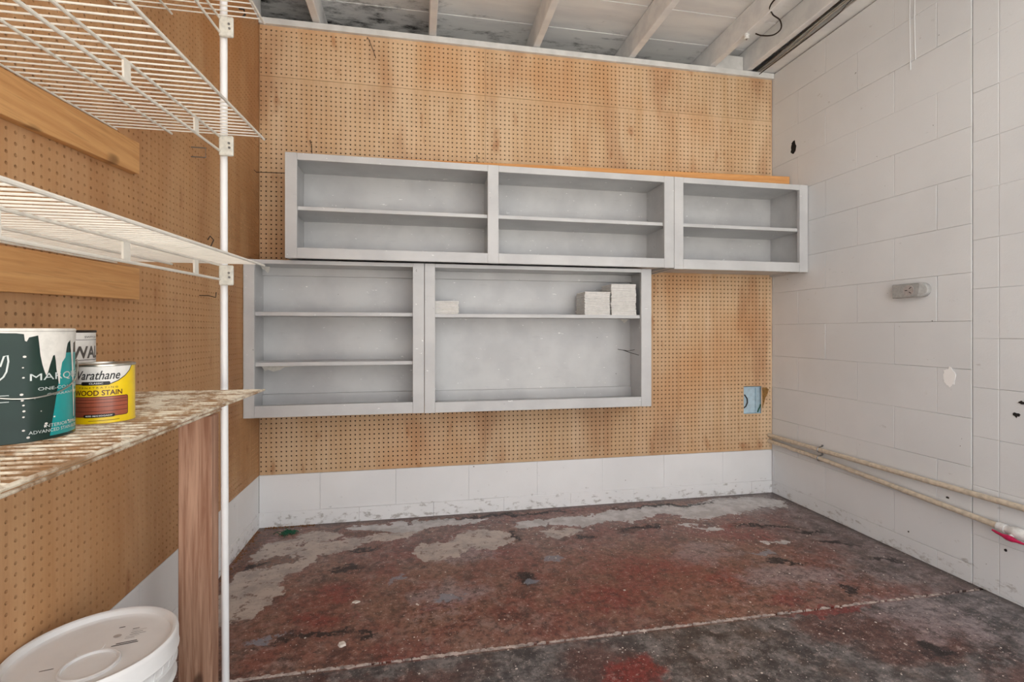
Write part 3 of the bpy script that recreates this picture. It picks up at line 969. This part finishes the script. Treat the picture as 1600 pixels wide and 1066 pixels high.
W('lettering', M['maroon'], fit(flat_text('P E N E T R A T I N G'), -1.5, 0.8, z_(37.34), z_(37.46)), 0.02)
W('lettering', M['maroon'], fit(flat_text('WOOD STAIN', 0, 0.02), -1.85, 1.08, z_(36.84), z_(37.22)), 0.02)
W('wood_panel_edge', M['maroon'], rrect(-2.1, 1.53, z_(35.3), z_(36.76), 0.16), 0.012)
W('wood_panel', M['redwood'], rrect(-2.06, 1.48, z_(35.35), z_(36.71), 0.14), 0.016)
for zz in (35.68, 36.0, 36.3, 36.52):
    W('wood_gap', M['redwooddark'], rect(-2.05, 1.46, z_(zz), z_(zz) + 0.045), 0.020)
W('black_bar', M['black'], rrect(-1.2, 0.62, z_(35.26), z_(35.5), 0.1), 0.024)
W('lettering', M['labelwhite'], fit(flat_text('RED MAHOGANY', 0, 0.02), -1.05, 0.48, z_(35.33), z_(35.43)), 0.03)
W('print_line', M['maroon'], rect(-0.9, 0.9, z_(35.02), z_(35.05)), 0.016)

# white drywall compound can at the back
cx_, cy_, R3 = -28.6, 44.7, 2.6
TH3 = math.atan2(-cy_, -cx_)
wc = thing('compound_can', (cx_, cy_, ZS), 'white labelled can with dark grey lettering standing behind the other cans', 'can')
can_body(wc, R3, 6.75, M['labelwhite'], M['darkwire'])
W = lambda nm, mat, vf, e=0.010, st=0.2: wrap(nm, mat, wc, vf, R3, TH3, st, e)
W('print_line', M['charcoal'], rect(-3, 4.4, z_(40.76), z_(40.80)))
W('print_line', M['charcoal'], rect(-3, 4.4, z_(39.16), z_(39.21)))
W('lettering', M['charcoal'], fit(flat_text('DRYWALL', 0, 0.03), -1.4, 4.35, z_(39.3), z_(40.28)))
W('lettering', M['charcoal'], fit(flat_text('SWITCH', 0, 0.02), 2.0, 3.4, z_(40.92), z_(41.08)))

# ------------------------------------------------------------------ bucket
bc = thing('bucket', (-27.15, 47.0, 0), 'white plastic bucket with a snapped-on lid beside the fir post', 'bucket')
MB().lathe([(0.001, 0.1), (5.0, 0.1), (5.15, 0), (5.2, 0.2), (5.55, 10.5), (5.6, 10.6), (5.85, 10.65), (5.87, 10.8), (5.62, 10.9), (5.65, 12.0), (5.9, 12.05), (5.92, 12.25), (5.68, 12.3), (5.7, 14.0)], 72).build('tub', M['bucket'], bc, local=True, smooth=True)
lid = MB().lathe([(5.75, 13.2), (6.02, 13.2), (6.05, 13.3), (6.0, 13.4), (6.0, 14.6), (5.95, 14.8), (5.82, 14.92), (5.6, 14.9), (5.5, 14.8), (5.42, 14.45), (5.3, 14.38), (4.9, 14.36), (0.001, 14.36)], 72).build('lid', M['bucket'], bc, local=True, smooth=True)
ORI[lid] = ORI[bc]
finmb = MB()
for k in range(40):
    a = 2 * math.pi * k / 40
    finmb.tube([(5.72 * math.cos(a), 5.72 * math.sin(a), 12.35), (5.85 * math.cos(a), 5.85 * math.sin(a), 13.15)], 0.07, 5)
finmb.build('rib_ring', M['bucket'], bc, local=True)
MB().lathe([(1.75, 14.36), (1.78, 14.55), (1.9, 14.58), (2.0, 14.52), (2.03, 14.36)], 40, (0.9, -2.0, 0)).build('spout_ring', M['bucket'], lid, local=True, smooth=True)
MB().lathe([(0.95, 14.36), (0.9, 14.42), (0.6, 14.43), (0.001, 14.43)], 30, (-0.4, 0.4, 0)).build('moulded_boss', M['bucket'], lid, local=True, smooth=True)


def lid_bar(x0, y0, L, w, mat, ang):
    a = math.radians(ang)
    dx, dy = math.cos(a), math.sin(a)
    q = [(x0 - dy * w, y0 + dx * w), (x0 + dy * w, y0 - dx * w), (x0 + dx * L + dy * w, y0 + dy * L - dx * w), (x0 + dx * L - dy * w, y0 + dy * L + dx * w)]
    MB().add([(p, r, 14.375) for p, r in q], [(0, 1, 2, 3)]).build('print_mark', mat, lid, local=True)


an = 12
for i, (x0, y0, L, w, mt) in enumerate([(0.2, 3.3, 0.45, 0.06, 'black'), (1.5, 2.9, 0.5, 0.05, 'charcoal'), (1.6, 2.6, 1.1, 0.03, 'oval'), (1.65, 2.3, 0.9, 0.03, 'charcoal'), (1.7, 2.0, 1.2, 0.03, 'charcoal'),
                                        (1.55, 1.7, 1.0, 0.03, 'oval'), (1.6, 1.45, 0.7, 0.04, 'oval'), (1.3, 0.75, 1.5, 0.06, 'black'), (1.1, 0.45, 1.9, 0.06, 'black'), (-2.6, -2.0, 0.9, 0.05, 'charcoal')]):
    lid_bar(x0, y0, L, w, M[mt], an)
MB().add([(0.75 + 0.32 * math.cos(k * .4), 2.0 + 0.26 * math.sin(k * .4), 14.376) for k in range(16)], [tuple(range(16))]).build('print_oval', M['oval'], lid, local=True)

# ------------------------------------------------------------------ pipes on the right wall
PX = 88.0
def pipe(label, pts, r):
    return tag(MB().tube(pts, r, 14).build('water_pipe', M['pipe'], origin=pts[0], smooth=True), label, 'pipe')


pipe('upper tan pipe running along the block wall', [(87.9, 112.0, 14.75), (87.95, 90, 14.85), (88.05, 40, 15.3), (88.05, YF, 15.6)], 0.48)
pipe('lower tan pipe running down to the red-handled valve', [(87.9, 112.0, 13.35), (87.95, 94, 12.9), (88.0, 59.6, 11.25)], 0.48)
for zc, lb in ((14.83, 'small metal clamp holding the upper tan pipe'), (12.9, 'small metal clamp holding the lower tan pipe')):
    c = thing('pipe_clamp', (88.0, 94.3, zc), lb, 'clamp')
    pts = [(XR - 0.06, 94.3, zc + 0.75)] + [(87.95 - 0.55 * math.sin(a), 94.3, zc + 0.55 * math.cos(a)) for a in np.linspace(-0.2, 3.34, 10)] + [(XR - 0.06, 94.3, zc - 0.75)]
    MB().tube(pts, 0.13, 6).build('strap', M['metal'], c)
    MB().tube([(XR - 0.02, 94.3, zc + 0.9), (XR - 0.3, 94.3, zc + 0.9)], 0.2, 8).build('screw', M['metal'], c)
v = thing('ball_valve', (88.0, 58.0, 11.2), 'white plastic ball valve with a red lever handle on the lower pipe', 'valve')
MB().tube([(88.0, 60.0, 11.27), (88.0, 59.0, 11.22), (88.0, 58.95, 11.22), (88.0, 58.4, 11.2), (88.0, 57.9, 11.17), (88.0, 57.2, 11.14), (88.0, 56.6, 11.1), (88.0, 56.2, 11.1), (88.0, 56.15, 11.1), (88.0, 55.2, 11.05)],
          [0.68, 0.68, 0.55, 0.6, 0.85, 0.9, 0.75, 0.6, 0.68, 0.68], 18).build('body', M['pvc'], v, smooth=True)
MB().tube([(87.5, 57.75, 10.75), (86.85, 57.75, 10.45)], 0.32, 12).build('stem', M['pvc'], v, smooth=True)
h = MB()
h.tube([(86.85, 60.0, 10.75), (86.8, 59.3, 10.6), (86.75, 58.6, 10.5), (86.75, 58.0, 10.42), (86.75, 57.4, 10.38), (86.78, 56.8, 10.33), (86.8, 56.3, 10.28), (86.85, 55.9, 10.25)],
       [0.14, 0.2, 0.24, 0.42, 0.42, 0.24, 0.2, 0.12], 10)
tag(h.build('lever', M['red'], v, smooth=True), 'red lever handle')
pipe('short tan pipe leaving the red-handled valve', [(88.0, 55.5, 11.07), (88.05, 30, 10.6), (88.05, YF, 9.8)], 0.48)

# ------------------------------------------------------------------ surface outlet, blue socket box
o_ = thing('surface_outlet', (XR, 73.8, 48.85), 'grey metal surface outlet with angled slots on the block wall', 'outlet')
pr = []
zc, y0, y1, hh = 48.85, 76.9, 70.7, 1.3
outl = [(y0, zc - hh), (y0, zc + hh)] + [(y1 + 1.3 - 1.3 * math.sin(a), zc + hh * math.cos(a)) for a in np.linspace(0, math.pi, 12)]
n = len(outl)
ins = [(y0 - 0.12 if i < 2 else zz[0] + (0.15 if i > 2 else 0), zc + (zz[1] - zc) * 0.86) for i, zz in enumerate(outl)]
dep = [1.35 if i < 2 else 1.3 - 0.55 * max(0, (72.0 - a) / 1.3) for i, (a, b) in enumerate(outl)]
vv = [(XR - 0.03, a, b) for a, b in outl] + [(XR - d_ * 0.8, a, b) for (a, b), d_ in zip(outl, dep)] + [(XR - d_, a, b) for (a, b), d_ in zip(ins, dep)]
ff = [tuple(2 * n + i for i in range(n))]
for s_ in (0, n):
    ff += [(s_ + i, s_ + (i + 1) % n, s_ + n + (i + 1) % n, s_ + n + i) for i in range(n)]
MB().add(vv, ff).build('case', M['steelgrey'], o_)
fx = XR - 1.36
disc = [(fx, 73.7 + 0.95 * math.cos(a), zc + 0.95 * math.sin(a)) for a in np.linspace(0, 2 * math.pi, 28, endpoint=False)]
disc2 = [(fx + 0.2, b, c) for a, b, c in disc]
MB().add(disc + disc2, [tuple(range(28))] + [(i, (i + 1) % 28, 28 + (i + 1) % 28, 28 + i) for i in range(28)]).build('receptacle', M['oval'], o_)
for yy, zz, ang in ((74.15, zc + 0.02, 0), (73.4, zc + 0.42, -32), (73.4, zc - 0.42, 32)):
    a = math.radians(ang)
    dy, dz = math.cos(a) * 0.24, math.sin(a) * 0.24
    ny, nz = -math.sin(a) * 0.07, math.cos(a) * 0.07
    q = [(fx - 0.012, yy - dy - ny, zz - dz - nz), (fx - 0.012, yy + dy - ny, zz + dz - nz), (fx - 0.012, yy + dy + ny, zz + dz + nz), (fx - 0.012, yy - dy + ny, zz - dz + nz)]
    MB().add(q, [(0, 1, 2, 3)]).build('slot', M['black'], o_)

bb = thing('socket_box', (83.6, 111.6, 20.6), 'pale blue plastic socket box set in a cut in the pegboard', 'socket box')
bx('back', M['bluebox'], bb, 80.9, 86.2, 111.2, 111.4, 20.2, 27.2)
bx('side', M['bluebox'], bb, 80.7, 80.9, 110.6, 112.6, 20.2, 27.2)
bx('side', M['bluebox'], bb, 84.6, 84.8, 110.75, 111.2, 20.5, 26.9)
bx('side', M['bluebox'], bb, 86.2, 86.4, 110.6, 112.6, 20.2, 27.2)
bx('bottom', M['bluebox'], bb, 80.9, 86.2, 110.6, 112.4, 20.2, 20.4)
bx('top', M['bluebox'], bb, 80.9, 86.2, 110.6, 112.4, 27.0, 27.2)
MB().tube([(81.4, 110.9, 25.2), (82.0, 110.7, 24.2), (82.1, 110.7, 23.2), (81.7, 110.8, 22.2), (81.1, 111.0, 21.7)], 0.16, 8).build('wire', M['black'], bb, smooth=True)
MB().tube([(85.2, 110.9, 20.6), (85.4, 110.8, 21.4), (85.8, 110.8, 22.0), (86.0, 110.9, 22.6)], 0.13, 8).build('wire', M['greenrag'], bb, smooth=True)
for dx, dz in ((85.6, 24.3), (85.6, 23.2)):
    MB().tube([(dx, 112.42, dz), (dx, 112.3, dz)], 0.16, 8).build('screw', M['steelgrey'], bb)

# ------------------------------------------------------------------ cables overhead
def cable(label, pts, r, mat):
    # smooth the path
    P = [Vector(p) for p in pts]
    out = []
    for i in range(len(P) - 1):
        p0, p1, p2, p3 = P[max(i - 1, 0)], P[i], P[i + 1], P[min(i + 2, len(P) - 1)]
        for k in range(8):
            t = k / 8
            out.append(0.5 * ((2 * p1) + (-p0 + p2) * t + (2 * p0 - 5 * p1 + 4 * p2 - p3) * t * t + (-p0 + 3 * p1 - 3 * p2 + p3) * t ** 3))
    out.append(P[-1])
    return tag(MB().tube([tuple(q) for q in out], r, 8).build('electrical_cable', mat, origin=pts[0], smooth=True), label, 'cable')


cable('black cable standing clear of the cable bundle over the block wall', [(84.0, 111.5, 107.5), (83.2, 103, 106.9), (82.2, 92, 106.8), (81.6, 75, 106.9), (81.5, 30, 107.2)], 0.12, M['darkwire'])
cable('thick pale cable in the middle of the overhead bundle', [(85.0, 111.4, 107.5), (84.6, 103, 106.9), (84.1, 94, 106.9), (83.4, 84, 107.0), (83.2, 30, 107.1)], 0.2, M['cablewhite'])
cable('thin dark cable twisted beside the thick pale cable', [(84.7, 111.4, 106.6), (84.3, 104, 106.4), (84.3, 96, 106.3), (84.3, 86, 106.4), (82.9, 76, 106.5), (82.7, 30, 106.6)], 0.09, M['darkwire'])
cable('pale cable against the top plate of the block wall', [(85.4, 111.3, 107.3), (85.2, 100, 106.95), (84.9, 88, 106.9), (84.6, 76, 107.0), (84.4, 30, 107.1)], 0.15, M['cablewhite'])
cable('pale thin cable between the black cable and the bundle', [(84.3, 111.5, 107.4), (83.6, 100, 107.0), (82.9, 85, 107.0), (82.7, 30, 107.2)], 0.13, M['cablewhite'])
cable('dark loose cable end hanging in a loop from the painted joist', [(70.75, 78, 108.6), (70.7, 87.6, 108.6), (71.6, 88.8, 107.1), (74.2, 89.8, 106.7), (75.6, 91.2, 105.9), (75.2, 93.0, 105.6), (73.8, 94.8, 106.4), (72.9, 95.6, 107.2)], 0.14, M['darkwire'])
k_ = thing('porcelain_insulator', (71.4, 96.6, 106.4), 'white porcelain knob screwed to the underside of a joist', 'knob')
MB().lathe([(0.001, 0), (0.5, 0.0), (0.62, 0.25), (0.4, 0.45), (0.42, 0.6), (0.62, 0.75), (0.6, 1.02), (0.001, 1.02)], 20).build('body', M['pvc'], k_, local=True, smooth=True)
MB().tube([(0, 0, -0.12), (0, 0, 0.05)], 0.2, 10).build('screw', M['metal'], k_, local=True)


# ------------------------------------------------------------------ peg hooks
def hook(label, pts, r=0.07, mat='darkwire'):
    return tag(MB().tube(pts, r, 6).build('peg_hook', M[mat], origin=pts[0]), label, 'hook', 'wire hooks left in the pegboard')


xw, yw = XL + 0.1, YB - 0.2
tag(MB().tube([(xw - .3, 79.3, 68.6), (xw + 1.9, 79.3, 68.6), (xw + 1.9, 79.3, 67.2), (xw - .3, 79.3, 67.2)], 0.09, 6).build('peg_hook', M['metal'], origin=(xw, 79.3, 68)),
    'square zinc hook in the pegboard beside the support pole', 'hook', 'wire hooks left in the pegboard')
hook('small dark loop hook above the mid height wire shelf', [(xw - .2, 84, 54.6), (xw + 0.8, 84, 54.8), (xw + 1.2, 84, 55.8), (xw + 0.7, 84, 56.4), (xw + 0.3, 84.1, 55.8)], 0.09)
hook('dark hook under the mid height wire shelf', [(xw - .2, 82.0, 46.9), (xw + 1.2, 82.0, 46.9), (xw + 2.4, 81.6, 46.6), (xw + 2.5, 81.5, 47.4)])
hook('long dark wire hook in the corner beside the wide cabinet', [(xw - .2, 107.0, 74.4), (xw + 0.4, 107.0, 73.8), (xw + 7.2, 107.0, 74.0)])
hook('dark clip hanging near the top of the pegboard corner', [(xw - .2, 98.6, 101.6), (xw + 0.8, 98.6, 101.6), (xw + 1.0, 98.6, 100.6), (xw + 0.5, 98.6, 100.0)], 0.16)
hook('thin curved wire hook behind the yellow can', [(xw - .2, 57.0, 39.0), (xw + 0.3, 57.0, 39.1), (xw + 0.9, 55.6, 39.9), (xw + 1.0, 52.0, 40.4)])
hook('straight rusty wire hook high on the back pegboard', [(-11.4, yw + .3, 105.0), (-11.2, yw - 0.3, 105.4), (-10.9, yw - 0.4, 104.9), (-9.6, yw - 0.5, 101.6), (-9.5, yw + .2, 101.2)])
hook('short bent wire over the first stile of the wide cabinet', [(-23.0, yw + .2, 82.3), (-23.0, yw - 0.5, 82.0), (-22.6, yw - 0.8, 81.0), (-22.5, yw - 0.8, 78.5)])
hook('straight dark wire over the middle stile of the wide cabinet', [(12.7, yw + .2, 81.4), (12.7, yw - 0.6, 81.2), (12.7, yw - 0.9, 79.0), (12.7, yw - 0.9, 77.6)])

# ------------------------------------------------------------------ debris on the floor
def chip(label, x, y, r, mat, seed, h=0.12, asp=1.0):
    q = random.Random(seed)
    n = 12
    b = [(x + r * math.cos(2 * math.pi * i / n) * q.uniform(.7, 1.2) * asp, y + r * math.sin(2 * math.pi * i / n) * q.uniform(.7, 1.2), 0.002) for i in range(n)]
    t = [(x + (a - x) * 0.75, y + (c - y) * 0.75, h * q.uniform(.7, 1.2)) for a, c, _ in b]
    f = [tuple(n + i for i in range(n))] + [(i, (i + 1) % n, n + (i + 1) % n, n + i) for i in range(n)]
    return tag(MB().add(b + t, f).build('plaster_chip', mat, origin=(x, y, 0)), label, 'chip')


chip('large pale plaster chip lying beside the black oil streak', -10.05, 67.3, 0.55, M['flake'], 3, 0.25)
chip('flat elongated pale chip near the bright red floor patch', -9.6, 77.5, 0.4, M['flake'], 5, 0.12, 1.6)
mb = MB()
q = random.Random(12)
for i in range(420):
    x, y = q.uniform(-29, 86), q.uniform(46, 109)
    if q.random() < 0.35:
        x, y = q.gauss(58, 14), q.gauss(95, 6)
        if not (-29 < x < 86 and y < 109): continue
    r = q.uniform(0.05, 0.16) * (1.8 if q.random() < 0.06 else 1)
    a0 = q.uniform(0, 6.28)
    pts = [(x + r * q.uniform(.6, 1.3) * math.cos(a0 + k * 1.256), y + r * q.uniform(.6, 1.3) * math.sin(a0 + k * 1.256)) for k in range(5)]
    mb.add([(a, b, 0.0) for a, b in pts] + [(a, b, 0.035) for a, b in pts], [(5, 6, 7, 8, 9)] + [(k, (k + 1) % 5, 5 + (k + 1) % 5, 5 + k) for k in range(5)])
o = mb.build('paint_flakes', M['flake'])
tag(o, 'tiny pale paint flakes scattered over the red floor', 'paint flakes', kind='stuff')
mb = MB()
for i in range(70):
    a = q.uniform(0, 6.28); L = q.uniform(.5, 1.3)
    x, y = -26.6 + q.gauss(0, .7), 106.4 + q.gauss(0, .6)
    mb.tube([(x, y, 0.05), (x + L * .5 * math.cos(a), y + L * .5 * math.sin(a), q.uniform(.15, .5)), (x + L * math.cos(a), y + L * math.sin(a), 0.06)], 0.06, 4)
tag(mb.build('green_mesh_scrap', M['greenrag'], origin=(-26.6, 106.8, 0)), 'crumpled green plastic mesh scrap in the floor corner', 'scrap')
mb = MB()
for i in range(260):
    if q.random() < 0.6:
        x, y = XL + 0.2 + abs(q.gauss(0, .5)), q.uniform(74, 109)
    else:
        x, y = q.uniform(-32, -22), YB - 0.2 - abs(q.gauss(0, .5))
    r = q.uniform(.1, .32)
    zt = q.uniform(.04, .22)
    pts = [(x + r * q.uniform(.6, 1.2) * math.cos(k * 1.256), y + r * q.uniform(.6, 1.2) * math.sin(k * 1.256)) for k in range(5)]
    pts = [(max(a, XL + 0.12), min(b, YB - 0.12)) for a, b in pts]
    mb.add([(a, b, 0.0) for a, b in pts] + [(max(x, XL + .15), min(y, YB - .15), zt)], [(k, (k + 1) % 5, 5) for k in range(5)])
tag(mb.build('dirt_crumbs', M['lichen']), 'brown crumbled dirt gathered along the foot of the left wall', 'dirt', kind='stuff')
